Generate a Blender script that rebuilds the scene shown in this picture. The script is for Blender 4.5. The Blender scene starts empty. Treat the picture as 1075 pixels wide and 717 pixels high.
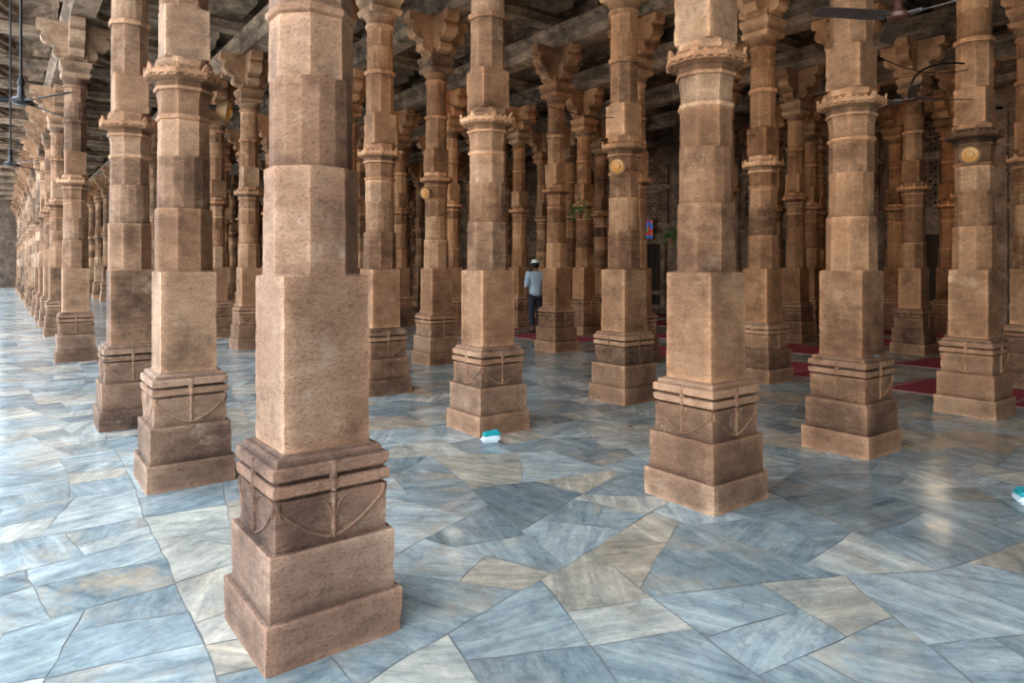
import bpy, bmesh, math, random
from mathutils import Vector, Matrix, noise
random.seed(7)
H=1.55
C=bpy.context.scene.collection
D=bpy.data
# ------------------------------------------------------------------ materials
def nodes(name):
    m=D.materials.new(name); m.use_nodes=True
    nt=m.node_tree; b=nt.nodes['Principled BSDF']
    return m,nt,b
def N(nt,t,**kw):
    n=nt.nodes.new(t)
    for k,v in kw.items(): setattr(n,k,v)
    return n
def ramp(nt,stops):
    r=N(nt,'ShaderNodeValToRGB'); e=r.color_ramp.elements
    while len(e)<len(stops): e.new(.5)
    for i,(p,c) in enumerate(stops):
        e[i].position=p; e[i].color=(*c,1)
    return r
def mixc(nt,fac,a,b,mode='MIX'):
    m=N(nt,'ShaderNodeMix',data_type='RGBA',blend_type=mode)
    L=nt.links
    for s,v in ((0,fac),(6,a),(7,b)):
        if hasattr(v,'links'): L.new(v,m.inputs[s])
        elif isinstance(v,(int,float)): m.inputs[s].default_value=v
        else: m.inputs[s].default_value=(*v,1)
    return m.outputs[2]
def simple(name,col,rough=.6,metal=0,emit=None,es=0,var=.15,scale=8):
    m,nt,b=nodes(name); L=nt.links
    tc=N(nt,'ShaderNodeTexCoord'); nz=N(nt,'ShaderNodeTexNoise'); nz.inputs['Scale'].default_value=scale
    L.new(tc.outputs['Object'],nz.inputs['Vector'])
    c=mixc(nt,nz.outputs['Fac'],tuple(x*(1-var) for x in col),tuple(min(1,x*(1+var)) for x in col))
    L.new(c,b.inputs['Base Color'])
    b.inputs['Roughness'].default_value=rough; b.inputs['Metallic'].default_value=metal
    if emit:
        b.inputs['Emission Color'].default_value=(*emit,1); b.inputs['Emission Strength'].default_value=es
    return m
def sandstone(name,dark,mid,light,bump=.5,useseg=True,patch=.42,warm=(.40,.21,.108),segv=.42,stain=.8):
    m,nt,b=nodes(name); L=nt.links
    tc=N(nt,'ShaderNodeTexCoord'); oi=N(nt,'ShaderNodeObjectInfo')
    off=N(nt,'ShaderNodeVectorMath',operation='ADD')
    sc=N(nt,'ShaderNodeMath',operation='MULTIPLY'); sc.inputs[1].default_value=37.0
    L.new(oi.outputs['Random'],sc.inputs[0])
    L.new(tc.outputs['Object'],off.inputs[0]); L.new(sc.outputs[0],off.inputs[1])
    P=off.outputs[0]
    at=N(nt,'ShaderNodeAttribute',attribute_name='seg')
    ad=N(nt,'ShaderNodeMath',operation='ADD'); L.new(at.outputs['Fac'],ad.inputs[0]); L.new(sc.outputs[0],ad.inputs[1])
    wn=N(nt,'ShaderNodeTexWhiteNoise',noise_dimensions='1D'); L.new(ad.outputs[0],wn.inputs['W'])
    n1=N(nt,'ShaderNodeTexNoise'); n1.inputs['Scale'].default_value=1.9; n1.inputs['Detail'].default_value=10; n1.inputs['Roughness'].default_value=.70
    L.new(P,n1.inputs['Vector'])
    mp=N(nt,'ShaderNodeMapping'); mp.inputs['Scale'].default_value=(6,6,22); mp.inputs['Rotation'].default_value=(.35,.3,0)
    L.new(P,mp.inputs['Vector'])
    n2=N(nt,'ShaderNodeTexNoise'); n2.inputs['Scale'].default_value=1.2; n2.inputs['Detail'].default_value=6
    L.new(mp.outputs[0],n2.inputs['Vector'])
    mx=N(nt,'ShaderNodeMath',operation='MULTIPLY_ADD'); L.new(wn.outputs['Value'],mx.inputs[0]); mx.inputs[1].default_value=segv if useseg else .1
    mm=N(nt,'ShaderNodeMath',operation='MULTIPLY_ADD'); L.new(n1.outputs['Fac'],mm.inputs[0]); mm.inputs[1].default_value=1.3; mm.inputs[2].default_value=-.52
    L.new(mm.outputs[0],mx.inputs[2])
    m3=N(nt,'ShaderNodeMath',operation='MULTIPLY_ADD'); L.new(n2.outputs['Fac'],m3.inputs[0]); m3.inputs[1].default_value=.40; L.new(mx.outputs[0],m3.inputs[2])
    rp=ramp(nt,[(.2,dark),(.52,mid),(.92,light)]); L.new(m3.outputs[0],rp.inputs[0])
    c=rp.outputs[0]
    if useseg:
        wc=N(nt,'ShaderNodeMath',operation='MULTIPLY'); sepc=N(nt,'ShaderNodeSeparateColor'); L.new(wn.outputs['Color'],sepc.inputs[0]); L.new(sepc.outputs[1],wc.inputs[0]); wc.inputs[1].default_value=.4
        c=mixc(nt,wc.outputs[0],c,warm)
    mq=N(nt,'ShaderNodeMapping'); mq.inputs['Scale'].default_value=(1,1,1.8); mq.inputs['Rotation'].default_value=(.5,.1,0); L.new(P,mq.inputs['Vector'])
    n3=N(nt,'ShaderNodeTexNoise'); n3.inputs['Scale'].default_value=60; n3.inputs['Detail'].default_value=6; n3.inputs['Roughness'].default_value=.75
    L.new(mq.outputs[0],n3.inputs['Vector'])
    r3=ramp(nt,[(.36,(.42,.38,.36)),(.47,(1,1,1)),(.68,(1.18,1.16,1.12))]); L.new(n3.outputs['Fac'],r3.inputs[0])
    c=mixc(nt,.75,c,r3.outputs[0],'MULTIPLY')
    n4=N(nt,'ShaderNodeTexNoise'); n4.inputs['Scale'].default_value=3.1; n4.inputs['Detail'].default_value=10; n4.inputs['Roughness'].default_value=.8
    L.new(P,n4.inputs['Vector'])
    r4=ramp(nt,[(.58,(0,0,0)),(.64,(1,1,1))]); L.new(n4.outputs['Fac'],r4.inputs[0])
    f4=N(nt,'ShaderNodeMath',operation='MULTIPLY'); L.new(r4.outputs[0],f4.inputs[0]); f4.inputs[1].default_value=patch
    c=mixc(nt,f4.outputs[0],c,(.52,.42,.31))
    n6=N(nt,'ShaderNodeTexNoise'); n6.inputs['Scale'].default_value=1.7; n6.inputs['Detail'].default_value=9; n6.inputs['Roughness'].default_value=.74
    o6=N(nt,'ShaderNodeVectorMath',operation='ADD'); o6.inputs[1].default_value=(31,17,5); L.new(P,o6.inputs[0]); L.new(o6.outputs[0],n6.inputs['Vector'])
    r6=ramp(nt,[(.50,(0,0,0)),(.65,(1,1,1))]); L.new(n6.outputs['Fac'],r6.inputs[0])
    f6=N(nt,'ShaderNodeMath',operation='MULTIPLY'); L.new(r6.outputs[0],f6.inputs[0]); f6.inputs[1].default_value=stain
    c=mixc(nt,f6.outputs[0],c,(.42,.41,.40),'MULTIPLY')
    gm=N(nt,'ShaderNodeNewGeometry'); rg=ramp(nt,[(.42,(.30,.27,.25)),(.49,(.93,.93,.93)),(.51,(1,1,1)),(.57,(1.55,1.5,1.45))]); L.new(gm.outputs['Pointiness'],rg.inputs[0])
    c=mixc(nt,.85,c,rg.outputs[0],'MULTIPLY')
    c=mixc(nt,1.0,c,oi.outputs['Color'],'MULTIPLY')
    L.new(c,b.inputs['Base Color'])
    b.inputs['Roughness'].default_value=.76; b.inputs['Specular IOR Level'].default_value=.3
    n5=N(nt,'ShaderNodeTexNoise'); n5.inputs['Scale'].default_value=34; n5.inputs['Detail'].default_value=8; n5.inputs['Roughness'].default_value=.72
    L.new(mq.outputs[0],n5.inputs['Vector'])
    bp=N(nt,'ShaderNodeBump'); bp.inputs['Strength'].default_value=bump; bp.inputs['Distance'].default_value=.032
    L.new(n5.outputs['Fac'],bp.inputs['Height']); L.new(bp.outputs[0],b.inputs['Normal'])
    return m
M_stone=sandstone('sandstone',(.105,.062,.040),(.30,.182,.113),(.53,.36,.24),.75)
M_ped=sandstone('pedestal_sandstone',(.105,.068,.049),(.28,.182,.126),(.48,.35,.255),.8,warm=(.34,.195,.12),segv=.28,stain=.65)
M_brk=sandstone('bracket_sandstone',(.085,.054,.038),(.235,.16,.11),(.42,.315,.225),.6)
M_beam=sandstone('soot_sandstone',(.09,.070,.053),(.28,.215,.16),(.50,.41,.32),.6,False)
M_wall=sandstone('wall_sandstone',(.16,.11,.078),(.40,.29,.21),(.60,.47,.36),.6,False)
M_end=sandstone('shaded_wall_stone',(.05,.038,.028),(.12,.09,.068),(.19,.15,.12),.6,False,0)  # wall stone darkened so the end looks unlit and bounces less light
M_court=simple('courtyard_stone',(.50,.48,.45),.8,scale=1)
M_dark=simple('recess_shade',(.03,.02,.014),.9)  # shade painted as a dark backing sheet behind the lattice holes
M_blackmetal=simple('black_metal',(.02,.02,.022),.4,.6)
M_fanblack=simple('fan_black_enamel',(.02,.018,.018),.35,.2)
M_fan=simple('fan_brown_enamel',(.11,.045,.032),.35,.2)
M_bladedark=simple('fan_blade_brown',(.09,.07,.062),.35,.1)
M_amber=simple('amber_glass',(.45,.20,.035),.3)
M_brass=simple('brass_rim',(.16,.09,.04),.5,.5)
M_teal=simple('teal_plastic',(.03,.38,.40),.35)
M_white=simple('white_card',(.7,.74,.74),.6)
M_leaf=simple('leaf_green',(.06,.15,.03),.5,var=.5)
M_pot=simple('terracotta_pot',(.2,.08,.04),.8)
M_skin=simple('skin',(.22,.11,.065),.5)
M_shirt=simple('pale_blue_shirt',(.42,.50,.56),.85,scale=14)
M_trou=simple('dark_trousers',(.035,.04,.055),.85)
M_cap=simple('white_cap',(.7,.7,.66),.9)
M_hair=simple('black_hair',(.012,.01,.009),.7)
M_shoe=simple('dark_sandal',(.03,.02,.015),.6)
def marble():
    m,nt,b=nodes('marble_slabs'); L=nt.links
    at=N(nt,'ShaderNodeAttribute',attribute_name='tile'); sep=N(nt,'ShaderNodeSeparateColor'); L.new(at.outputs['Color'],sep.inputs[0])
    uv=N(nt,'ShaderNodeUVMap',uv_map='grain')
    base=ramp(nt,[(0,(.20,.255,.27)),(.2,(.275,.335,.35)),(.48,(.365,.43,.44)),(.72,(.47,.525,.525)),(.86,(.54,.53,.47)),(1,(.49,.42,.33))])
    L.new(sep.outputs[0],base.inputs[0])
    mp=N(nt,'ShaderNodeMapping'); mp.inputs['Scale'].default_value=(.7,5.5,1); L.new(uv.outputs[0],mp.inputs['Vector'])
    n1=N(nt,'ShaderNodeTexNoise'); n1.inputs['Scale'].default_value=1.6; n1.inputs['Detail'].default_value=10; n1.inputs['Roughness'].default_value=.68; n1.inputs['Distortion'].default_value=.4
    L.new(mp.outputs[0],n1.inputs['Vector'])
    r1=ramp(nt,[(.32,(.52,.58,.61)),(.45,(.87,.90,.92)),(.55,(1.06,1.05,1.02)),(.66,(1.45,1.40,1.33))]); L.new(n1.outputs['Fac'],r1.inputs[0])
    c=mixc(nt,.9,base.outputs[0],r1.outputs[0],'MULTIPLY')
    mp8=N(nt,'ShaderNodeMapping'); mp8.inputs['Scale'].default_value=(1.2,4,1); L.new(uv.outputs[0],mp8.inputs['Vector'])
    n8=N(nt,'ShaderNodeTexNoise'); n8.inputs['Scale'].default_value=2.4; n8.inputs['Detail'].default_value=5; n8.inputs['Distortion'].default_value=.7; L.new(mp8.outputs[0],n8.inputs['Vector'])
    r8=ramp(nt,[(.47,(1,1,1)),(.50,(.62,.66,.68)),(.53,(1,1,1))]); L.new(n8.outputs['Fac'],r8.inputs[0])
    c=mixc(nt,.55,c,r8.outputs[0],'MULTIPLY')
    n2=N(nt,'ShaderNodeTexNoise'); n2.inputs['Scale'].default_value=2.1; n2.inputs['Detail'].default_value=8; n2.inputs['Roughness'].default_value=.7; L.new(uv.outputs[0],n2.inputs['Vector'])
    r2=ramp(nt,[(.48,(0,0,0)),(.66,(1,1,1))]); L.new(n2.outputs['Fac'],r2.inputs[0])
    f=N(nt,'ShaderNodeMath',operation='MULTIPLY'); L.new(r2.outputs[0],f.inputs[0]); L.new(sep.outputs[1],f.inputs[1])
    c=mixc(nt,f.outputs[0],c,(.50,.41,.30))
    n3=N(nt,'ShaderNodeTexNoise'); n3.inputs['Scale'].default_value=6; n3.inputs['Detail'].default_value=9; n3.inputs['Roughness'].default_value=.8
    L.new(uv.outputs[0],n3.inputs['Vector'])
    r3=ramp(nt,[(.38,(.72,.74,.75)),(.6,(1.15,1.14,1.13))]); L.new(n3.outputs['Fac'],r3.inputs[0])
    c=mixc(nt,.9,c,r3.outputs[0],'MULTIPLY')
    g=N(nt,'ShaderNodeNewGeometry')
    n7=N(nt,'ShaderNodeTexNoise'); n7.inputs['Scale'].default_value=.9; n7.inputs['Detail'].default_value=8; n7.inputs['Roughness'].default_value=.65; L.new(g.outputs['Position'],n7.inputs['Vector'])
    r7=ramp(nt,[(.38,(.72,.73,.73)),(.62,(1.08,1.08,1.07))]); L.new(n7.outputs['Fac'],r7.inputs[0])
    c=mixc(nt,.9,c,r7.outputs[0],'MULTIPLY')
    L.new(c,b.inputs['Base Color'])
    n4=N(nt,'ShaderNodeTexNoise'); n4.inputs['Scale'].default_value=3.5; n4.inputs['Detail'].default_value=7; L.new(g.outputs['Position'],n4.inputs['Vector'])
    mr=N(nt,'ShaderNodeMapRange'); mr.inputs['From Min'].default_value=.3; mr.inputs['From Max'].default_value=.7; mr.inputs['To Min'].default_value=.09; mr.inputs['To Max'].default_value=.27; L.new(n4.outputs['Fac'],mr.inputs['Value']); L.new(mr.outputs[0],b.inputs['Roughness'])
    bp=N(nt,'ShaderNodeBump'); bp.inputs['Strength'].default_value=.17; bp.inputs['Distance'].default_value=.01
    n5=N(nt,'ShaderNodeTexNoise'); n5.inputs['Scale'].default_value=9; n5.inputs['Detail'].default_value=6; L.new(g.outputs['Position'],n5.inputs['Vector'])
    L.new(n5.outputs['Fac'],bp.inputs['Height']); L.new(bp.outputs[0],b.inputs['Normal'])
    return m
M_marble=marble()
M_grout=simple('floor_joint',(.19,.195,.185),.8,var=.6,scale=2)
def rugmat():
    m,nt,b=nodes('red_rug_weave'); L=nt.links
    tc=N(nt,'ShaderNodeTexCoord')
    br=N(nt,'ShaderNodeTexBrick'); br.offset=0; L.new(tc.outputs['Object'],br.inputs['Vector'])
    br.inputs['Color1'].default_value=(.36,.05,.07,1); br.inputs['Color2'].default_value=(.28,.04,.06,1); br.inputs['Mortar'].default_value=(.33,.18,.16,1)
    br.inputs['Scale'].default_value=1; br.inputs['Mortar Size'].default_value=.03; br.inputs['Brick Width'].default_value=1.3; br.inputs['Row Height'].default_value=.65
    nz=N(nt,'ShaderNodeTexNoise'); nz.inputs['Scale'].default_value=25; L.new(tc.outputs['Object'],nz.inputs['Vector'])
    c=mixc(nt,.35,br.outputs['Color'],nz.outputs['Fac'],'OVERLAY')
    L.new(c,b.inputs['Base Color']); b.inputs['Roughness'].default_value=.95
    return m
M_rug=rugmat()
# ------------------------------------------------------------------ mesh helpers
def finish(bm,name,mats,sharp=.3,smooth=True):
    bm.normal_update()
    for f in bm.faces: f.smooth=smooth
    if smooth:
        for e in bm.edges:
            if len(e.link_faces)==2:
                e.smooth = e.calc_face_angle(0)<sharp
    me=D.meshes.new(name); bm.to_mesh(me); bm.free()
    for m in mats: me.materials.append(m)
    return me
def obj(name,me,parent=None,loc=None):
    o=D.objects.new(name,me); C.objects.link(o)
    if parent: o.parent=parent
    if loc: o.location=loc
    return o
def thing(o,label,cat,group=None):
    o['label']=label; o['category']=cat
    if group: o['group']=group
def rad(kind,a,phi):
    d=math.degrees(phi)%360
    if kind=='sq':
        m=(d+45)%90-45
        r=a/math.cos(math.radians(m))
        m2=d%90-45
        return min(r,(a*1.4142-.004)/math.cos(math.radians(m2)))
    if kind=='oct':
        return a/math.cos(math.radians((d+22.5)%45-22.5))
    if kind=='h16':
        return a/math.cos(math.radians((d+11.25)%22.5-11.25))
    return a
def loft(bm,secs,n=64,step=.03,amp=.0012,seed=0,caps=True):
    lay=bm.faces.layers.float.get('seg') or bm.faces.layers.float.new('seg')
    rings=[]
    prev=None
    for s in secs:
        z,k,a,sg=s
        if prev:
            k0=max(1,int(abs(z-prev[0])/step)) if step else 1
            for i in range(1,k0+1):
                t=i/k0
                rings.append((prev,s,t,sg))
        else: rings.append((s,s,1,sg))
        prev=s
    vr=[]
    for p,s,t,sg in rings:
        row=[]
        z=p[0]+(s[0]-p[0])*t
        for j in range(n):
            phi=2*math.pi*j/n
            r=rad(p[1],p[2],phi)*(1-t)+rad(s[1],s[2],phi)*t
            x,y=r*math.cos(phi),r*math.sin(phi)
            if amp:
                q=Vector((x*5+seed*9.1,y*5,z*5))
                d=noise.noise(q)*amp*1.0+noise.noise(q*5.3)*amp*.6
                crn=(s[1]=='sq' and j%(n//4)==n//8) or (s[1]=='oct' and j%(n//8)==n//16)
                if crn:
                    k=.7 if s[1]=='sq' else .3
                    d-=k*(max(0,noise.noise(q*3.2+Vector((5,5,5)))-.25)*.035+max(0,noise.noise(q*9)-.12)*.02)
                r2=1+d/max(r,.01); x*=r2;y*=r2
            row.append(bm.verts.new((x,y,z)))
        vr.append((row,sg))
    for i in range(len(vr)-1):
        a,b=vr[i][0],vr[i+1][0]
        for j in range(n):
            f=bm.faces.new((a[j],a[(j+1)%n],b[(j+1)%n],b[j])); f[lay]=vr[i+1][1]
    if caps:
        f=bm.faces.new(vr[0][0][::-1]); f[lay]=vr[0][1]
        f=bm.faces.new(vr[-1][0]); f[lay]=vr[-1][1]
def box(bm,x0,x1,y0,y1,z0,z1,rot=0,seg=0,mi=0):
    vs=[Vector(p) for p in ((x0,y0,z0),(x1,y0,z0),(x1,y1,z0),(x0,y1,z0),(x0,y0,z1),(x1,y0,z1),(x1,y1,z1),(x0,y1,z1))]
    if rot:
        R=Matrix.Rotation(rot,3,'Z'); vs=[R@v for v in vs]
    v=[bm.verts.new(p) for p in vs]
    for f in ((3,2,1,0),(4,5,6,7),(0,1,5,4),(1,2,6,5),(2,3,7,6),(3,0,4,7)):
        q=bm.faces.new([v[i] for i in f]); q.material_index=mi
def ribbon(bm,path,w,a,depth,rot,seg=2):
    lay=bm.faces.layers.float.get('seg')
    R=Matrix.Rotation(rot,3,'Z'); rows=[]
    for i,(x,z) in enumerate(path):
        p0=path[max(0,i-1)];p1=path[min(len(path)-1,i+1)]
        t=Vector((p1[0]-p0[0],p1[1]-p0[1])).normalized(); nn=Vector((-t.y,t.x))
        ww=w[i] if isinstance(w,list) else w
        row=[]
        for s,d in ((-1,-.004),(-.55,depth*.8),(0,depth),(.55,depth*.8),(1,-.004)):
            row.append(bm.verts.new(R@Vector((x+nn.x*s*ww/2,-(a+d),z+nn.y*s*ww/2))))
        rows.append(row)
    for i in range(len(rows)-1):
        for j in range(4):
            f=bm.faces.new((rows[i][j],rows[i+1][j],rows[i+1][j+1],rows[i][j+1])); f[lay]=seg
    for q in (rows[0],rows[-1][::-1]):
        f=bm.faces.new(q); f[lay]=seg
def tube(bm,pts,r,n=8,mi=0):
    rows=[]
    for i,p in enumerate(pts):
        p=Vector(p); t=(Vector(pts[min(i+1,len(pts)-1)])-Vector(pts[max(i-1,0)])).normalized()
        a=t.orthogonal().normalized() if i==0 else (rows_a-(rows_a.dot(t))*t).normalized()
        rows_a=a; b=t.cross(a); rr=r[i] if isinstance(r,list) else r
        rows.append([bm.verts.new(p+a*math.cos(2*math.pi*k/n)*rr+b*math.sin(2*math.pi*k/n)*rr) for k in range(n)])
    for i in range(len(rows)-1):
        for k in range(n):
            f=bm.faces.new((rows[i][k],rows[i][(k+1)%n],rows[i+1][(k+1)%n],rows[i+1][k])); f.material_index=mi
    bm.faces.new(rows[0][::-1]).material_index=mi; bm.faces.new(rows[-1]).material_index=mi
def revolve(bm,prof,n=24,center=(0,0,0),mi=0):
    rows=[]
    for r,z in prof:
        rows.append([bm.verts.new((center[0]+r*math.cos(2*math.pi*k/n),center[1]+r*math.sin(2*math.pi*k/n),center[2]+z)) for k in range(n)])
    for i in range(len(rows)-1):
        for k in range(n):
            bm.faces.new((rows[i][k],rows[i][(k+1)%n],rows[i+1][(k+1)%n],rows[i+1][k])).material_index=mi
    bm.faces.new(rows[0][::-1]).material_index=mi; bm.faces.new(rows[-1]).material_index=mi
# ------------------------------------------------------------------ column parts
T1,T2,T3=.290,.266,.241
def pedestal_geo(bm,seed,n=64,step=.028,relief=True,amp=.0012):
    S=[(0,'sq',T1,0),(.180,'sq',T1,0),(.184,'sq',T1-.004,0),(.185,'sq',T2,1),(.428,'sq',T2,1),(.433,'sq',T2-.004,1),(.434,'sq',T3-.002,2),
       (.628,'sq',T3-.002,2),(.631,'sq',T3-.014,2),(.642,'sq',T3-.014,2),(.644,'sq',T3+.002,3),(.650,'sq',T3+.009,3),(.684,'sq',T3+.009,3),(.691,'sq',T3+.001,3),(.693,'sq',T3-.018,3),(.705,'sq',T3-.018,3),
       (.707,'sq',T3+.001,4),(.714,'sq',T3+.009,4),(.752,'sq',T3+.009,4),(.760,'sq',T3+.001,4),(.762,'sq',T3-.012,4),(.784,'sq',T3-.014,4),(.79,'sq',T3-.022,4),(.792,'sq',.200,4),(.80,'sq',.192,4)]
    loft(bm,S,n,step,amp,seed)
    if relief:
        for k in range(4):
            rot=k*math.pi/2; a=T3-.003
            for sx in (-1,1):
                arc=[(sx*(.010+.212*t),.455+.018*math.sin(math.pi*t)+ .145*(t**2.2)) for t in [i/12 for i in range(13)]]
                ribbon(bm,arc,[.016]*4+[.013]*5+[.010]*4,a,.008,rot)
                arc2=[(sx*(.010+.085*(1-math.cos(i/8*math.pi/2))),.535+.090*math.sin(i/8*math.pi/2)) for i in range(9)]
                ribbon(bm,arc2,[.012,.012,.012,.011,.010,.009,.008,.008,.006],a,.007,rot)
                ribbon(bm,[(sx*.226,.626),(sx*.222,.60),(sx*.214,.565)],[.024,.016,.006],a,.006,rot)
            ribbon(bm,[(0,.632),(0,.60),(0,.56),(0,.52),(0,.48),(0,.45)],[.028,.022,.017,.020,.028,.006],a,.013,rot)
            ribbon(bm,[(0,.760),(0,.735),(0,.69),(0,.64)],[.046,.042,.036,.028],a+.006,.012,rot)
def shaft_geo(bm,seed,n=64,step=.03,amp=.0012):
    S=[(.80,'sq',.186,5),(1.505,'sq',.185,5),(1.520,'oct',.184,6),(1.96,'oct',.181,6),(1.963,'h16',.173,7),(2.33,'h16',.171,7),(2.333,'oct',.165,8),(2.59,'oct',.162,8)]
    loft(bm,S,n,step,amp,seed)
def ring_geo(bm,seed,n=64,leaf=True):
    S=[(2.59,'oct',.163,9),(2.60,'oct',.175,9),(2.622,'oct',.177,9),(2.632,'oct',.166,9),(2.64,'oct',.161,9),(2.72,'oct',.163,9),(2.80,'oct',.172,9),(2.805,'oct',.188,9),(2.825,'oct',.190,10),(2.832,'oct',.176,10),
       (2.865,'oct',.184,10),(2.882,'oct',.215,10),(2.886,'oct',.238,10),(2.902,'oct',.240,10),(2.904,'oct',.250,10),(2.936,'oct',.252,10),(2.940,'oct',.224,10),(2.945,'oct',.184,11),(3.0,'oct',.176,11)]
    loft(bm,S,n,.03,.0016,seed)
    lay=bm.faces.layers.float.get('seg')
    rr=random.Random(seed+4)
    if leaf:
        for i in range(24):
            ph=math.radians(15*i+22.5); R=Matrix.Rotation(ph,3,'Z')
            ap=rad('oct',.250,ph)-.005
            big=(i%3==0)
            for sgn in (1,-1):
                if sgn>0 and rr.random()<.12: continue
                wd=.032 if (big and sgn>0) else .023
                zb=2.930 if sgn>0 else 2.909; zt=zb+((.055 if big else .026) if sgn>0 else -.022)
                pts=[(ap,-wd,zb),(ap,wd,zb),(ap+.003,wd*.5,zb+(zt-zb)*.6),(ap+.006,0,zt),(ap+.003,-wd*.5,zb+(zt-zb)*.6)]
                if sgn<0: pts=pts[::-1]
                a=[bm.verts.new(R@Vector(p)) for p in pts]
                b=[bm.verts.new(R@Vector((p[0]-.018,p[1],p[2]))) for p in pts]
                q=bm.faces.new(a); q[lay]=10
                q=bm.faces.new(b[::-1]); q[lay]=10
                for k in range(5):
                    q=bm.faces.new((a[k],b[k],b[(k+1)%5],a[(k+1)%5])); q[lay]=10
def upper_geo(bm,seed,n=64,step=.04):
    S=[(2.97,'oct',.176,12),(3.0,'oct',.184,12),(3.03,'oct',.178,12),(3.04,'sq',.150,13),(3.40,'sq',.148,13),(3.42,'oct',.156,13),(3.88,'oct',.154,14),(3.885,'oct',.172,14),(3.93,'oct',.176,14),(3.935,'h16',.156,15),
       (4.22,'h16',.153,15),(4.225,'oct',.148,16),(4.44,'oct',.146,16)]
    loft(bm,S,n,step,.0014,seed)
def bracket_geo(bm,seed,n=64,full=True):
    S=[(4.44,'rd',.152,17),(4.46,'rd',.176,17),(4.49,'rd',.176,17),(4.50,'rd',.158,17),(4.55,'rd',.172,17),(4.60,'rd',.20,17),(4.62,'sq',.195,18),(4.68,'sq',.212,18),(4.69,'sq',.185,18),(4.75,'sq',.195,18),(4.80,'sq',.222,18),(4.86,'sq',.226,18),(4.87,'sq',.17,18),(4.98,'sq',.165,18)]
    loft(bm,S,n,.05,.002,seed)
    lay=bm.faces.layers.float.get('seg')
    prof=[(.14,4.90),(.20,4.93),(.27,4.94),(.31,4.98),(.31,5.04),(.28,5.08),(.34,5.12),(.41,5.13),(.46,5.17),(.48,5.24),(.46,5.31),(.42,5.34),(.53,5.37),(.53,5.5)]
    for k in range(4):
        R=Matrix.Rotation(k*math.pi/2,3,'Z'); t=.105
        pl=[(0,4.90)]+prof+[(0,5.5)]
        a=[bm.verts.new(R@Vector((x,-t,z))) for x,z in pl]; b=[bm.verts.new(R@Vector((x,t,z))) for x,z in pl]
        q=bm.faces.new(a); q[lay]=19; q=bm.faces.new(b[::-1]); q[lay]=19
        for i in range(len(pl)):
            j=(i+1)%len(pl); q=bm.faces.new((a[j],a[i],b[i],b[j])); q[lay]=19
def mk(fn,name,mat,*args,**kw):
    bm=bmesh.new(); bm.faces.layers.float.new('seg'); fn(bm,*args,**kw); return finish(bm,name,[mat],.3)
variants=[]
for s in range(2):
    variants.append([('pedestal',mk(pedestal_geo,'pedestal_mesh',M_ped,s)),('shaft',mk(shaft_geo,'shaft_mesh',M_stone,s)),('ring_capital',mk(ring_geo,'ring_capital_mesh',M_stone,s)),
                     ('upper_shaft',mk(upper_geo,'upper_shaft_mesh',M_stone,s)),('bracket_capital',mk(bracket_geo,'bracket_capital_mesh',M_brk,s))])
def far_geo(bm):
    pedestal_geo(bm,3,16,None,False,.0); shaft_geo(bm,3,16,None,0); ring_geo(bm,3,16,False); upper_geo(bm,3,16,None); bracket_geo(bm,3,16)
far_mesh=mk(far_geo,'distant_pillar_mesh',M_brk)
keyed={(0,0):(.698,1.866),(0,1):(.696,3.515),(0,2):(.66,4.93),(0,4):(.64,8.58),(1,0):(2.46,1.874),(1,1):(2.411,3.464),(1,2):(2.42,4.98),(1,4):(2.44,8.62),
 (2,0):(3.745,1.884),(2,1):(3.744,3.594),(2,3):(3.61,6.12),(3,0):(5.316,1.833),(3,1):(5.35,3.47),(3,3):(5.27,6.15),(4,0):(6.87,1.95),(4,4):(6.75,8.8),(5,1):(8.39,3.5)}
U=[.68,2.44,3.72,5.33,6.87,8.39,9.9,11.2]
V=[1.87,3.5,4.95,6.2,8.6,10.2,11.8,13.4,15,16.8,18.6,20.4,22.4,24.4,26.4,28.6,31,33.5,36]
skip={(0,3),(2,2),(4,3),(5,0),(6,0),(7,0),(7,1),(7,5),(6,4),(0,5)}
labels={(0,0):'massive pinkish sandstone pillar with swag-carved stepped pedestal, nearest pillar',
 (0,1):'weathered sandstone pillar beside the open bay, pale bare upper drum',
 (1,0):'tan sandstone pillar with pale worn pedestal on bare marble',
 (1,1):'sandstone pillar with a small tissue packet at its foot',
 (2,0):'sandstone pillar with a folded paper left on its pedestal ledge',
 (2,1):'orange sandstone pillar with an amber lamp below its capital',
 (3,0):'sandstone pillar with round yellow lamp and fan bracket',
 (3,3):'sandstone pillar with a leafy hanging plant beside it'}
rng=random.Random(11)
spots=[(i,j,*keyed.get((i,j),(u,v))) for i,u in enumerate(U) for j,v in enumerate(V) if (i,j) not in skip]
spots+=[(6,20,9.9,5.6),(7,21,11.2,4.2),(7,22,11.2,7.4),(4,23,6.87,7.4),(6,24,9.9,7.4),(5,25,8.39,9.4),(6,26,9.9,9.4)]
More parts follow.
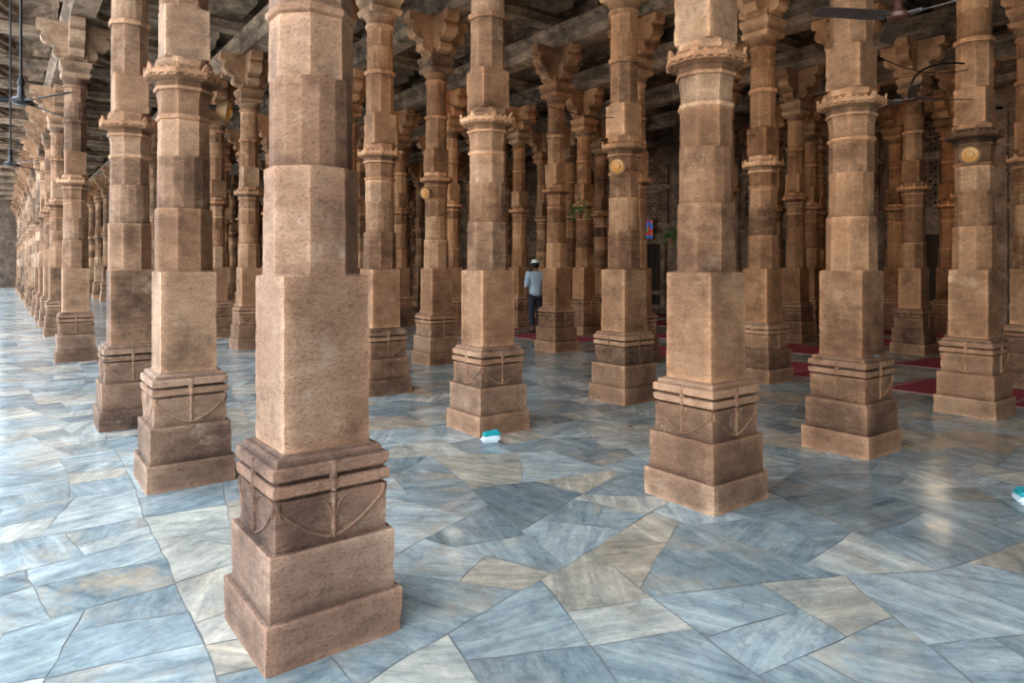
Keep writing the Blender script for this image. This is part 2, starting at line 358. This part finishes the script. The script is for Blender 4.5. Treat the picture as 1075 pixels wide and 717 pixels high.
for i,j,cu,cv in spots:
    X=.8*cu-.6*cv; Z=.6*cu+.8*cv
    if Z<.5 or abs(X/Z)>.86: continue
    lab=labels.get((i,j),'tall carved sandstone pillar with stepped pedestal and ringed capital')
    rot=rng.choice([0,1,2,3])*math.pi/2+rng.uniform(-.012,.012)
    g=min(1,cu/4.0); br=rng.uniform(.9,1.12)
    tint=(br*(.86+.27*g),br*(.86+.14*g),br*(.87-.02*g),1)
    if (i,j)==(0,0): tint=(.90,.85,.84,1)
    if Z<12.6:
        e=D.objects.new('stone_pillar',None); C.objects.link(e); e.empty_display_size=.3
        e.location=(cu*H,cv*H,0); e.rotation_euler=(0,0,rot)
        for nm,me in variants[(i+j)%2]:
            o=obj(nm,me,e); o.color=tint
            if (i,j)==(0,0) and nm=='pedestal': o.color=(1.04,.98,.97,1)
    else:
        e=D.objects.new('stone_pillar',far_mesh); C.objects.link(e); e.location=(cu*H,cv*H,0); e.rotation_euler=(0,0,rot); e.color=tint
    thing(e,lab,'pillar','pillars of the prayer hall')
# ------------------------------------------------------------------ floor
def split_polys():
    R=random.Random(77); out=[]
    def area(p): return .5*abs(sum(p[i][0]*p[(i+1)%len(p)][1]-p[(i+1)%len(p)][0]*p[i][1] for i in range(len(p))))
    def cut(p,c,n):
        A=[];B=[]
        for i in range(len(p)):
            a,b=p[i],p[(i+1)%len(p)]
            da=(a[0]-c[0])*n[0]+(a[1]-c[1])*n[1]; db=(b[0]-c[0])*n[0]+(b[1]-c[1])*n[1]
            (A if da>=0 else B).append(a)
            if (da>=0)!=(db>=0):
                t=da/(da-db); q=(a[0]+(b[0]-a[0])*t,a[1]+(b[1]-a[1])*t); A.append(q);B.append(q)
        return A,B
    def minang(p):
        m=9
        for i in range(len(p)):
            a,b,c=p[i-1],p[i],p[(i+1)%len(p)]
            v1=(a[0]-b[0],a[1]-b[1]); v2=(c[0]-b[0],c[1]-b[1])
            l=math.hypot(*v1)*math.hypot(*v2)
            if l<1e-9: return 0
            m=min(m,math.acos(max(-1,min(1,(v1[0]*v2[0]+v1[1]*v2[1])/l))))
        return m
    st=[[(-2.5,-3),(20,-3),(20,62),(-2.5,62)]]
    while st:
        p=st.pop(); ar=area(p)
        cx=sum(q[0] for q in p)/len(p); cy=sum(q[1] for q in p)/len(p)
        far=cy>30
        thr=R.choice([.15,.21,.28,.36,.46]) if not far else .9
        sxx=syy=sxy=0
        for i in range(len(p)):
            a,b=p[i],p[(i+1)%len(p)]
            for t in (0,.25,.5,.75):
                x=a[0]+(b[0]-a[0])*t-cx; y=a[1]+(b[1]-a[1])*t-cy
                sxx+=x*x;syy+=y*y;sxy+=x*y
        tr=(sxx+syy)/2; dd=math.sqrt(((sxx-syy)/2)**2+sxy*sxy); asp=math.sqrt((tr+dd)/max(1e-6,tr-dd))
        if (ar<thr and asp<2.2) or ar<.09 or len(p)<3:
            if ar>.004: out.append(p)
            continue
        a0=.5*math.atan2(2*sxy,sxx-syy)
        best=None
        for trial in range(10):
            ang=a0
            if asp<1.3 and R.random()<.4: ang+=math.pi/2
            ang+=R.gauss(0,.10+.03*trial) if ar<12 else R.gauss(0,.2)
            n=(math.cos(ang),math.sin(ang)); L=math.sqrt(ar)
            off=R.uniform(-.15,.15)*L
            A,B=cut(p,(cx+n[0]*off,cy+n[1]*off),n)
            if len(A)<3 or len(B)<3: continue
            sc=min(minang(A),minang(B))-(.35 if 3 in (len(A),len(B)) else 0)
            if best is None or sc>best[0]: best=(sc,A,B)
            if sc>1.0: break
        if best: st+=[best[1],best[2]]
        else: out.append(p)
    return out
polys=split_polys()
bm=bmesh.new(); uvl=bm.loops.layers.uv.new('grain'); tl=bm.faces.layers.float_color.new('tile')
R=random.Random(5)
def warp(x,y):
    q=Vector((x*.9,y*.9,0)); q2=Vector((x*6,y*6,3))
    return (x+noise.noise(q)*.055+noise.noise(q2)*.014, y+noise.noise(q+Vector((40,9,2)))*.055+noise.noise(q2+Vector((9,40,2)))*.014)
for p in polys:
    cx=sum(q[0] for q in p)/len(p); cy=sum(q[1] for q in p)/len(p)
    pts=[]
    near=cy<14
    for i in range(len(p)):
        a,b=p[i],p[(i+1)%len(p)]
        k=max(1,int(math.hypot(a[0]-b[0],a[1]-b[1])/.09)) if near else 1
        for t in range(k): pts.append((a[0]+(b[0]-a[0])*t/k,a[1]+(b[1]-a[1])*t/k))
    pts=[warp(*q) for q in pts]
    g=.0022
    vs=[]
    for q in pts:
        d=math.hypot(q[0]-cx,q[1]-cy); k=1-g*max(.3,1+1.9*noise.noise(Vector((q[0]*7,q[1]*7,1))))*1.3/max(d,.05)
        vs.append(bm.verts.new((cx+(q[0]-cx)*k,cy+(q[1]-cy)*k,0)))
    f=bm.faces.new(vs); f.normal_update()
    if f.normal.z<0: f.normal_flip()
    t=R.betavariate(1.6,1.35)
    f[tl]=(t,R.random()**1.4,R.random(),1)
    a=R.uniform(0,6.28); ox,oy=R.uniform(0,90),R.uniform(0,90)
    for l in f.loops:
        x,y=l.vert.co.x-cx,l.vert.co.y-cy
        l[uvl].uv=(ox+x*math.cos(a)-y*math.sin(a),oy+x*math.sin(a)+y*math.cos(a))
def quad(x0,x1,y0,y1,z,mi):
    f=bm.faces.new([bm.verts.new(q) for q in ((x0,y0,z),(x1,y0,z),(x1,y1,z),(x0,y1,z))]); f.material_index=mi
quad(-2.6,20.1,-3.1,62,-.002,1)
quad(-60,-2.6,-40,70,-.006,2); quad(-2.6,40,-40,-3.1,-.006,2)
fl=obj('floor',finish(bm,'floor_mesh',[M_marble,M_grout,M_court],smooth=False)); fl['kind']='structure'
# ------------------------------------------------------------------ roof
UX0,UX1=-.35,12.4*H; VY0,VY1=-8,60  # roof carried on behind the camera to cut light from behind
bm=bmesh.new(); bm.faces.layers.float.new('seg')
box(bm,UX0,UX1+.4,VY0,VY1,6.32,6.6)
ue=[UX0]+[u*H for u in U]+[UX1]; ve=[.3*H]+[v*H for v in V]
for i in range(len(ue)-1):
    for j in range(len(ve)-1):
        x0,x1,y0,y1=ue[i]+.2,ue[i+1]-.2,ve[j]+.2,ve[j+1]-.2
        if x1-x0<.8 or y0>40: continue
        for sx in (-1,1):
            for sy in (-1,1):
                X,Y=(x1 if sx>0 else x0),(y1 if sy>0 else y0)
                a=(x1-x0)/2*.85;b=(y1-y0)/2*.85
                for (kk,zz0,zz1) in ((1,6.2,6.32),(.7,6.1,6.2)):
                    tri=[(X,Y),(X-sx*a*kk,Y),(X,Y-sy*b*kk)]
                    if sx*sy<0: tri=tri[::-1]
                    t=[bm.verts.new((*q,zz1)) for q in tri]; bt=[bm.verts.new((*q,zz0)) for q in tri]
                    bm.faces.new(t); bm.faces.new(bt[::-1])
                    for k in range(3): bm.faces.new((bt[k],bt[(k+1)%3],t[(k+1)%3],t[k]))
ce=obj('ceiling',finish(bm,'ceiling_mesh',[M_beam],smooth=False)); ce['kind']='structure'
def beam_mesh(L,along,w,h):
    bm=bmesh.new(); bm.faces.layers.float.new('seg')
    prof=[(-w/2,0),(w/2,0),(w/2,h*.25),(w/2+.03,h*.3),(w/2+.03,h*.38),(w/2,h*.43),(w/2,h*.72),(w/2+.05,h*.8),(w/2+.05,h),(-w/2-.05,h),(-w/2-.05,h*.8),(-w/2,h*.72),(-w/2,h*.43),(-w/2-.03,h*.38),(-w/2-.03,h*.3),(-w/2,h*.25)]
    if along=='y': f=lambda s,p:(p[0],s,p[1])
    else: f=lambda s,p:(s,-p[0],p[1])
    a=[bm.verts.new(f(0,p)) for p in prof]; b=[bm.verts.new(f(L,p)) for p in prof]
    bm.faces.new(a);bm.faces.new(b[::-1])
    for i in range(len(prof)):
        j=(i+1)%len(prof); bm.faces.new((a[j],a[i],b[i],b[j]))
    bmesh.ops.recalc_face_normals(bm,faces=bm.faces)
    return finish(bm,'beam_mesh',[M_beam],smooth=False)
LV=VY1-VY0-.1; LU=UX1-UX0-.05
mv=beam_mesh(LV,'y',.34,.40); mu=beam_mesh(LU,'x',.30,.40)
for u in U:
    o=obj('ceiling_beam',mv,None,(u*H,VY0+.05,5.505)); thing(o,'soot-darkened moulded stone beam spanning pillar capitals','beam','lower roof beams')
for v in [-4.2,-2.4,-1,.3]+V:
    o=obj('cross_beam',mu,None,(UX0,v*H,5.91)); thing(o,'dark stone cross beam resting on the main beams','beam','upper roof beams')
# ------------------------------------------------------------------ walls
def wallbox(name,x0,x1,y0,y1,z0,z1,extra=None,mat=None):
    bm=bmesh.new(); bm.faces.layers.float.new('seg'); box(bm,x0,x1,y0,y1,z0,z1)
    if extra: extra(bm)
    o=obj(name,finish(bm,name+'_mesh',[mat or M_wall,M_dark],smooth=False)); o['kind']='structure'; return o
def wx(bm):
    y=1.0; x=UX1
    for zz,d in ((0,.12),(.5,.08),(2.9,.1),(4.3,.12),(5.2,.1)):
        box(bm,x-d,x,1,59,zz,zz+.07); box(bm,x-d*1.6,x,1,59,zz+.07,zz+.14)
    while y<58:
        box(bm,x-.14,x,y,y+.35,.14,5.3)
        for k in range(8): box(bm,x-.18,x,y-.03,y+.38,.7+k*.6,.76+k*.6); box(bm,x-.16,x,y+.08,y+.27,.85+k*.6,1.15+k*.6)
        y+=2.45
wallbox('wall_back',UX1+.0,UX1+.4,VY0,59.9,0,6.31,wx)
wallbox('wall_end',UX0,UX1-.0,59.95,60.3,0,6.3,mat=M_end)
wallbox('wall_light_block',UX0+.4,UX1-.0,VY0-.4,VY0-.05,0,6.6,mat=M_end)  # unseen wall added behind the camera to block light from there
M_wood=simple('dark_wood',(.085,.05,.03),.7)
def frame_door():
    bm=bmesh.new(); bm.faces.layers.float.new('seg')
    box(bm,-.06,0,-.62,.62,0,2.35,mi=1)
    for yy in (-.58,-.28,.02,.32):
        for k in range(5): box(bm,-.085,-.06,yy+.02,yy+.26,.1+k*.45,.47+k*.45,mi=1)
    box(bm,-.16,0,-.80,-.60,0,2.4); box(bm,-.16,0,.60,.80,0,2.4); box(bm,-.2,0,-.9,.9,2.35,2.6); box(bm,-.26,0,-.98,.98,2.6,2.7)
    for k in range(7): box(bm,-.22,-.18,-.78+k*.24,-.66+k*.24,2.42,2.54)
    return finish(bm,'door_mesh',[M_wall,M_wood],smooth=False)
dm=frame_door(); n=1; nw=2
def lattice(W,Ht,nx,nz):
    bm=bmesh.new(); bm.faces.layers.float.new('seg')
    box(bm,-.02,0,-W/2,W/2,0,Ht,mi=1)
    box(bm,-.12,0,-W/2-.08,-W/2,-.08,Ht+.08); box(bm,-.12,0,W/2,W/2+.08,-.08,Ht+.08); box(bm,-.12,0,-W/2,W/2,-.08,0); box(bm,-.12,0,-W/2,W/2,Ht,Ht+.08)
    for i in range(1,nx):
        y=-W/2+W*i/nx; box(bm,-.08,-.02,y-.024,y+.024,0,Ht)
    for i in range(1,nz):
        z=Ht*i/nz; box(bm,-.085,-.02,-W/2,W/2,z-.024,z+.024)
    for i in range(nx):
        for k in range(nz):
            y=-W/2+W*(i+.5)/nx; z=Ht*(k+.5)/nz
            if (i+k)%2: box(bm,-.07,-.02,y-.022,y+.022,z-.022,z+.022)
            if k%3==1 and i%3==1: box(bm,-.09,-.02,y-.075,y+.075,z-.075,z+.075)
    return finish(bm,'lattice_mesh',[M_wall,M_dark],smooth=False)
l1=lattice(1.6,1.1,14,10); l2=lattice(1.6,.6,14,5); l3=lattice(.9,.6,7,5)
y=1.0+.35+1.05; k=0
while y<50:
    if k%2==0:
        o=obj('door_%d'%n,dm,None,(UX1-.0,y,.0)); o['kind']='structure'; n+=1
    else:
        o=obj('window_%d'%nw,l3,None,(UX1,y,1.3)); o['kind']='structure'; nw+=1
    for me,z in ((l1,3.12),(l2,4.5)):
        o=obj('window_%d'%nw,me,None,(UX1,y,z)); o['kind']='structure'; nw+=1
    y+=2.45; k+=1
def sg():
    m,nt,b=nodes('stained_glass'); L=nt.links
    tc=N(nt,'ShaderNodeTexCoord'); mp=N(nt,'ShaderNodeMapping'); mp.inputs['Scale'].default_value=(9,9,9); L.new(tc.outputs['Object'],mp.inputs[0])
    fl=N(nt,'ShaderNodeVectorMath',operation='FLOOR'); L.new(mp.outputs[0],fl.inputs[0])
    wn=N(nt,'ShaderNodeTexWhiteNoise'); L.new(fl.outputs[0],wn.inputs['Vector'])
    r=ramp(nt,[(0,(.65,.05,.03)),(.3,(.04,.2,.6)),(.6,(.35,.38,.45)),(.68,(.05,.4,.15)),(.82,(.65,.10,.05))]); r.color_ramp.interpolation='CONSTANT'; L.new(wn.outputs['Value'],r.inputs[0])
    L.new(r.outputs[0],b.inputs['Base Color']); L.new(r.outputs[0],b.inputs['Emission Color']); b.inputs['Emission Strength'].default_value=.45  # panes glow by emission in place of daylight from outside
    return m
bm=bmesh.new(); bm.faces.layers.float.new('seg')
box(bm,-.17,-.15,-.24,.24,0,.68,mi=1)
for z in (-.05,.2,.43,.66): box(bm,-.2,0,-.28,.28,z,z+.03)
for yy in (-.28,-.11,.07,.25): box(bm,-.2,0,yy,yy+.03,-.05,.69)
o=obj('window_1',finish(bm,'window_mesh',[M_wall,sg()],smooth=False),None,(UX1-.15,16.95,2.55)); o['kind']='structure'
# ------------------------------------------------------------------ rugs
def rug(x0,x1,y0,y1):
    bm=bmesh.new(); box(bm,0,x1-x0,0,y1-y0,0,.012)
    o=obj('prayer_rug',finish(bm,'prayer_rug_mesh',[M_rug],smooth=False),None,(x0,y0,.001)); thing(o,'faded red prayer rug with pale border lines on marble','rug','prayer rugs between pillars')
for (a,b2) in ((8.9,10.15),(11.25,12.5),(13.6,14.9),(15.9,17.0)):
    y=2.1 if a<10 else 3.0
    while y<34:
        rug(a,b2,y,y+2.0); y+=2.7
# ------------------------------------------------------------------ fans
def blade_mesh(L,mat):
    bm=bmesh.new(); rows=[]
    for i in range(9):
        t=i/8; x=.09+L*t; w=.032+.020*min(1,t*4); w*= (1 if t<.9 else .8)
        zt=.016*(1-t*.3)
        rows.append([bm.verts.new((x,-w,-zt-.003)),bm.verts.new((x,0,.004)),bm.verts.new((x,w,zt)),bm.verts.new((x,w,zt-.005)),bm.verts.new((x,0,-.001)),bm.verts.new((x,-w,-zt-.008))])
    for i in range(8):
        for k in range(6): bm.faces.new((rows[i][k],rows[i+1][k],rows[i+1][(k+1)%6],rows[i][(k+1)%6]))
    bm.faces.new(rows[0]);bm.faces.new(rows[-1][::-1]); bmesh.ops.recalc_face_normals(bm,faces=bm.faces)
    box(bm,.05,.16,-.02,.02,-.004,.008)
    return finish(bm,'blade_mesh',[mat],.6)
blb=blade_mesh(.54,M_bladedark); blk=blade_mesh(.60,M_fanblack)
def motor(mat,s=1):
    bm=bmesh.new(); revolve(bm,[(.02,-.035),(.05,-.03),(.068,-.018),(.072,-.003),(.072,.012),(.055,.028),(.03,.038),(.02,.13),(.012,.14)],28)
    return finish(bm,'motor_mesh',[mat],.6)
mob=motor(M_fan); mok=motor(M_fanblack)
def fan(x,y,z,rot,ztop,arm=None,label='black ceiling fan with three blades on a long rod',brown=False):
    e=D.objects.new('ceiling_fan',None); C.objects.link(e); e.location=(x,y,z)
    obj('motor',mob if brown else mok,e)
    for k in range(3):
        b=obj('blade',blb if brown else blk,e); b.rotation_euler=(0,0,rot+k*2*math.pi/3)
    bm=bmesh.new()
    if arm is None:
        tube(bm,[(0,0,.13),(0,0,ztop-z)],.011,10); revolve(bm,[(.015,-.1),(.06,-.03),(.06,0)],16,(0,0,ztop-z))
        revolve(bm,[(.02,.0),(.03,.03),(.02,.07)],16,(0,0,.13))
        nm='rod'
    else:
        dx,dy=arm[0]-x,arm[1]-y
        pts=[]
        for i in range(13):
            t=i/12; a=t*math.pi/2
            pts.append((dx*(1-math.cos(a)),dy*(1-math.cos(a)),.12+.30*math.sin(a)))
        tube(bm,pts,.010,10)
        nm='bracket_arm'
    obj(nm,finish(bm,nm+'_mesh',[M_blackmetal],.6),e)
    thing(e,label,'fan','ceiling fans')
fan(.15,7.5,3.02,-1.1,6.32); fan(.12,12.2,3.02,-1.1,6.32)
fan(5.03,2.2,3.30,.55,6.32,label='dark brown ceiling fan hanging between pillars',brown=True)
hx,hy=5.316*H,1.833*H
fan(7.42,3.12,3.25,-.60,0,arm=(hx-.15,hy+.04),label='dark brown fan on a curved bracket fixed to a pillar',brown=True)
# ------------------------------------------------------------------ lamps on pillars
def lamp(cx,cy,z,ang,r=.165,label='small amber lamp on a short bracket fixed to a pillar'):
    e=D.objects.new('pillar_lamp',None); C.objects.link(e); e.location=(cx+math.cos(ang)*(r+.02),cy+math.sin(ang)*(r+.02),z); e.rotation_euler=(0,0,ang)
    bm=bmesh.new(); tube(bm,[(-.03,0,.03),(.04,0,.03),(.05,0,.0)],.014,8); obj('bracket',finish(bm,'lamp_bracket_mesh',[M_blackmetal]),e)
    bm=bmesh.new(); revolve(bm,[(.03,0),(.06,.01),(.088,.05),(.10,.085),(.098,.09),(.085,.086)],28)
    me=finish(bm,'lamp_housing_mesh',[M_brass],.6); o=obj('housing',me,e,(.03,0,0)); o.rotation_euler=(0,math.radians(98),0)
    bm=bmesh.new(); revolve(bm,[(.082,.082),(.075,.092),(.04,.098),(.036,.108),(.015,.11)],28)
    o=obj('lens',finish(bm,'lamp_lens_mesh',[M_amber],.6),e,(.03,0,0)); o.rotation_euler=(0,math.radians(98),0)
    thing(e,label,'lamp','amber pillar lamps')
lamp(3.744*H,3.594*H,2.68,math.radians(-150),.17,'amber lamp angled out below a pillar capital')
lamp(hx,hy,2.70,math.radians(-168),.17,'round yellow lamp facing out below a pillar capital')
lamp(.696*H,3.515*H,2.70,math.radians(-22),.17)
lamp(3.61*H,6.12*H,2.70,math.radians(-155),.17)
# ------------------------------------------------------------------ cables
def cable(pts,sag,label='thin black electric cable strung between pillars'):
    bm=bmesh.new(); P=[]
    for i in range(len(pts)-1):
        a,b=Vector(pts[i]),Vector(pts[i+1])
        for k in range(10):
            t=k/10; p=a.lerp(b,t); p.z-=sag*4*t*(1-t); P.append(p)
    P.append(Vector(pts[-1]))
    tube(bm,P,.0045,6)
    o=obj('electric_cable',finish(bm,'cable_mesh',[M_blackmetal])); thing(o,label,'cable','electric cables')
def cp(u,v,z,du=-.2,dv=-.2): return (u*H+du,v*H+dv,z)
cable([cp(2.411,3.464,3.3,.16,0),cp(3.744,3.594,3.25,-.16,0)],.08)
cable([cp(3.744,3.594,3.3,.16,0),cp(5.35,3.47,3.3,-.16,0)],.08)
cable([cp(3.745,1.884,3.45,.16,0),cp(5.316,1.833,3.6,-.16,0)],.12)
cable([cp(3.61,6.12,4.2,.16,0),cp(5.27,6.15,4.25,-.16,0)],.15)
# ------------------------------------------------------------------ plants
def plant(x,y,z,ztop,arm=None,s=1):
    e=D.objects.new('hanging_plant',None); C.objects.link(e); e.location=(x,y,z)
    bm=bmesh.new(); revolve(bm,[(.05,-.10),(.075,0),(.085,0),(.085,.02),(.07,.02)],20); obj('pot',finish(bm,'pot_mesh',[M_pot],.6),e)
    bm=bmesh.new()
    if arm: tube(bm,[(0,0,.02),(0,0,.35),(arm[0]-x,arm[1]-y,.38)],.006,6)
    else: tube(bm,[(0,0,.02),(0,0,ztop-z)],.005,6)
    obj('hanger',finish(bm,'hanger_mesh',[M_blackmetal]),e)
    R=random.Random(int(x*100)); bm=bmesh.new()
    for i in range(110):
        a=R.uniform(0,6.28); rr=R.uniform(.04,.24)*s; h=R.uniform(-.22,.22)*s+.05
        if rr<.12: h=abs(h)+.03
        c=Vector((math.cos(a)*rr,math.sin(a)*rr,h)); d=Vector((math.cos(a+R.uniform(-.8,.8)),math.sin(a+R.uniform(-.8,.8)),R.uniform(-.9,.5))).normalized()
        sd=d.cross(Vector((0,0,1))).normalized(); L=R.uniform(.05,.08); w=.018
        v=[bm.verts.new(q) for q in (c,c+d*L*.5+sd*w,c+d*L+Vector((0,0,-.015)),c+d*L*.5-sd*w)]
        bm.faces.new(v)
    for i in range(9):
        a=i*.7; tube(bm,[(0,0,.02),(math.cos(a)*.08,math.sin(a)*.08,.12),(math.cos(a)*.15,math.sin(a)*.15,.0),(math.cos(a)*.16,math.sin(a)*.16,-.12)],.004,5)
    obj('foliage',finish(bm,'foliage_mesh',[M_leaf],smooth=False),e)
    thing(e,'leafy green plant in a small hanging pot','plant','hanging plants')
plant(8.34,9.1,2.5,0,arm=(5.27*H,6.15*H-.17),s=.8)
plant(10.95,9.2,2.1,6.32,s=.7)
# ------------------------------------------------------------------ small things
def tissue(x,y,rot,sc=1,label='small teal and white tissue packet lying beside pillar pedestal'):
    e=D.objects.new('tissue_packet',None); C.objects.link(e); e.location=(x,y,0); e.rotation_euler=(0,0,rot)
    def rb(x,y,z0,z1,m,nm,dx=0):
        bm=bmesh.new(); box(bm,-x+dx,x+dx,-y,y,z0,z1); bmesh.ops.bevel(bm,geom=bm.edges[:],offset=.02*sc,segments=4,affect='EDGES')
        for v in bm.verts: v.co.z+= (v.co.x)*.12 if v.co.z>z0+.03*sc else 0
        obj(nm,finish(bm,nm+'_mesh',[m],.6),e)
    rb(.085*sc,.05*sc,0,.06*sc,M_white,'body'); rb(.08*sc,.047*sc,.045*sc,.095*sc,M_teal,'lid',.006)
    thing(e,label,'tissue packet')
tissue(3.45,4.92,-.35); tissue(5.36,1.57,.6,.85,label='teal tissue packet standing alone on the marble floor')
bm=bmesh.new(); rows=[]
for i in range(5):
    rows.append([bm.verts.new((-.07+.14*i/4,yy,.003+.006*abs(i-2)/2)) for yy in (-.045,.045)])
for i in range(4): bm.faces.new((rows[i][0],rows[i+1][0],rows[i+1][1],rows[i][1]))
bmesh.ops.solidify(bm,geom=bm.faces[:],thickness=-.004)
o=obj('booklet',finish(bm,'booklet_mesh',[simple('pale_teal_paper',(.45,.62,.55),.7)]),None,(3.745*H-.02,1.884*H-.21,.795)); o.rotation_euler=(0,0,.1)
o.scale=(1,.40,1)
thing(o,'pale teal folded booklet lying on a pillar pedestal ledge','booklet')
# ------------------------------------------------------------------ person
def skin(name,pts,edges,mat,parent,root=0,sub=2):
    me=D.meshes.new(name+'_mesh'); me.from_pydata([p[0] for p in pts],edges,[]); me.materials.append(mat)
    o=obj(name,me,parent)
    m=o.modifiers.new('Skin','SKIN'); m.use_smooth_shade=True
    for i,p in enumerate(pts):
        r=p[1]; r=(r,r) if not isinstance(r,tuple) else r
        me.skin_vertices[0].data[i].radius=r
        me.skin_vertices[0].data[i].use_root=(i==root)
    s=o.modifiers.new('Sub','SUBSURF'); s.levels=sub; s.render_levels=sub
    return o
def person(x,y,z,rot):
    body=[((0,0,.93),(.14,.10)),((0,0,1.10),(.13,.09)),((0,-.01,1.27),(.15,.10)),((0,-.01,1.40),(.09,.07)),((0,.0,1.47),.05),((0,.015,1.54),(.068,.08)),((0,.015,1.62),(.062,.075)),
          ((0,.09,1.545),.014),((.072,.0,1.55),.012),((-.072,.0,1.55),.012)]
    E=[(0,1),(1,2),(2,3),(3,4),(4,5),(5,6),(5,7),(5,8),(5,9)]
    for s in (-1,1):
        b=len(body)
        if s<0: arm=[(.19,-.01,1.385),(.235,-.04,1.12),(.245,.02,.90),(.243,.045,.84)]
        else: arm=[(.19,-.01,1.385),(.24,-.03,1.12),(.20,.17,1.02),(.17,.23,1.01)]
        rr=[.055,.043,.028,.03]
        for p,r in zip(arm,rr): body.append(((p[0]*s,p[1],p[2]),r))
        E+=[(2,b),(b,b+1),(b+1,b+2),(b+2,b+3)]
        d=(Vector(arm[3])-Vector(arm[2])).normalized()
        w=Vector(arm[3])
        side=Vector((0,1,0)) if s<0 else Vector((0,0,1))
        curl=Vector((-1,0,0))
        for k in range(4):
            f=len(body); o0=side*(-.03+.02*k); L=[.065,.078,.072,.055][3-k]
            p0=w+d*.035+o0; p1=w+d*(.035+L*.5)+o0*1.1+curl*.008; p2=w+d*(.035+L)+o0*1.1+curl*.03
            for p in (p0,p1,p2): body.append(((p.x*s,p.y,p.z),.0085))
            E+=[(b+3,f),(f,f+1),(f+1,f+2)]
        f=len(body); p1=w+side*.035+d*.01; p2=w+side*.05+d*.045+curl*.012
        for p in (p1,p2): body.append(((p.x*s,p.y,p.z),.010))
        E+=[(b+3,f),(f,f+1)]
    for s in (-1,1):
        b=len(body); fy=.05*s
        for p,r in (((.09*s,0,.88),.085),((.105*s,fy*.6+.02,.49),.058),((.11*s,fy-.02,.10),.04),((.11*s,fy-.03,.045),.036),((.13*s,fy+.12,.03),(.034,.024))): body.append((p,r))
        E+=[(0,b),(b,b+1),(b+1,b+2),(b+2,b+3),(b+3,b+4)]
    e=D.objects.new('person',None); C.objects.link(e); e.location=(x,y,z); e.rotation_euler=(0,0,rot)
    skin('body',body,E,M_skin,e)
    sh=[((0,0,.80),(.175,.135)),((0,0,.95),(.17,.13)),((0,0,1.12),(.16,.12)),((0,-.01,1.28),(.175,.125)),((0,-.01,1.41),(.095,.08))]
    EE=[(0,1),(1,2),(2,3),(3,4)]
    for s in (-1,1):
        b=len(sh)
        for p,r in (((.195*s,-.01,1.37),.075),((.24*s,-.035,1.12),.062),((.235*s,.02,1.02) if s<0 else (.225*s,.06,1.06),.058)): sh.append((p,r))
        EE+=[(3,b),(b,b+1),(b+1,b+2)]
    skin('shirt',sh,EE,M_shirt,e)
    tr=[((0,0,.90),(.15,.115))]; EE=[]
    for s in (-1,1):
        b=len(tr); fy=.05*s
        for p,r in (((.09*s,0,.80),.10),((.105*s,fy*.6+.015,.49),.078),((.11*s,fy-.02,.13),.066)): tr.append((p,r))
        EE+=[(0,b),(b,b+1),(b+1,b+2)]
    skin('trousers',tr,EE,M_trou,e)
    bm=bmesh.new(); revolve(bm,[(.088,0),(.093,.03),(.086,.07),(.06,.095),(.02,.103)],24,(0,.01,1.60)); obj('cap',finish(bm,'cap_mesh',[M_cap],.8),e)
    bm=bmesh.new(); revolve(bm,[(.05,-.09),(.078,-.06),(.086,.0),(.086,.03),(.05,.05)],20,(0,-.008,1.58)); obj('hair',finish(bm,'hair_mesh',[M_hair],.8),e)
    for s in (-1,1):
        bm=bmesh.new(); fy=.05*s
        pr=[(-.045,-.09),(.045,-.09),(.055,.1),(.04,.19),(0,.21),(-.04,.19),(-.055,.1)]
        a=[bm.verts.new((.12*s+p[0],fy+p[1],0)) for p in pr]; b=[bm.verts.new((.12*s+p[0]*.9,fy+p[1]*.95,.035)) for p in pr]
        bm.faces.new(a[::-1]);bm.faces.new(b)
        for i in range(7): bm.faces.new((a[i],a[(i+1)%7],b[(i+1)%7],b[i]))
        obj('shoe',finish(bm,'shoe_mesh',[M_shoe],.6),e)
    thing(e,'person standing in pale blue shirt, dark trousers and white cap','person')
person(10.04,12.47,.002,math.radians(-15))
# ------------------------------------------------------------------ light, camera
w=D.worlds.new('world'); bpy.context.scene.world=w; w.use_nodes=True
nt=w.node_tree; bg=nt.nodes['Background']
sk=N(nt,'ShaderNodeTexSky',sky_type='NISHITA'); sk.sun_disc=False; sk.sun_elevation=math.radians(50); sk.sun_rotation=math.radians(90); sk.air_density=1.0; sk.dust_density=2
mx=mixc(nt,.8,sk.outputs[0],(2.45,2.68,2.9)); nt.links.new(mx,bg.inputs['Color'])
bg.inputs['Strength'].default_value=1.45
s=D.lights.new('sun','SUN'); s.energy=4.5; s.angle=.02; s.color=(1,.96,.90)
so=D.objects.new('sun',s); C.objects.link(so); so.rotation_euler=(0,math.radians(25),0)
for (x,y,z,p,r) in ((4.8,6.6,4.0,24,.4),(7.0,4.2,4.0,16,.4),(9.6,7.5,4.0,22,.4),(9.5,4.3,3.9,10,.4),(12.2,9.0,4.0,12,.4),(7.0,11.6,4.0,20,.4),(15.4,5.6,3.4,45,.6),(10.5,17,4.0,12,.4)):
    l=D.lights.new('hall_fill','POINT'); l.energy=p; l.color=(1,.74,.48); l.shadow_soft_size=r; l.specular_factor=.1  # added warm fill lights without fixtures, brightening the deep bays and ceiling
    lo=D.objects.new('hall_fill',l); C.objects.link(lo); lo.location=(x,y,z)
cam=D.cameras.new('camera'); cam.sensor_width=36; cam.lens=24.0; cam.shift_y=-.074; cam.clip_end=300
co=D.objects.new('camera',cam); C.objects.link(co); co.location=(0,0,H); co.rotation_euler=(math.radians(90),0,-math.radians(36.87))
bpy.context.scene.camera=co
vs=bpy.context.scene.view_settings
vs.view_transform='Standard'
try: vs.look='Medium High Contrast'
except Exception: pass
vs.exposure=.08
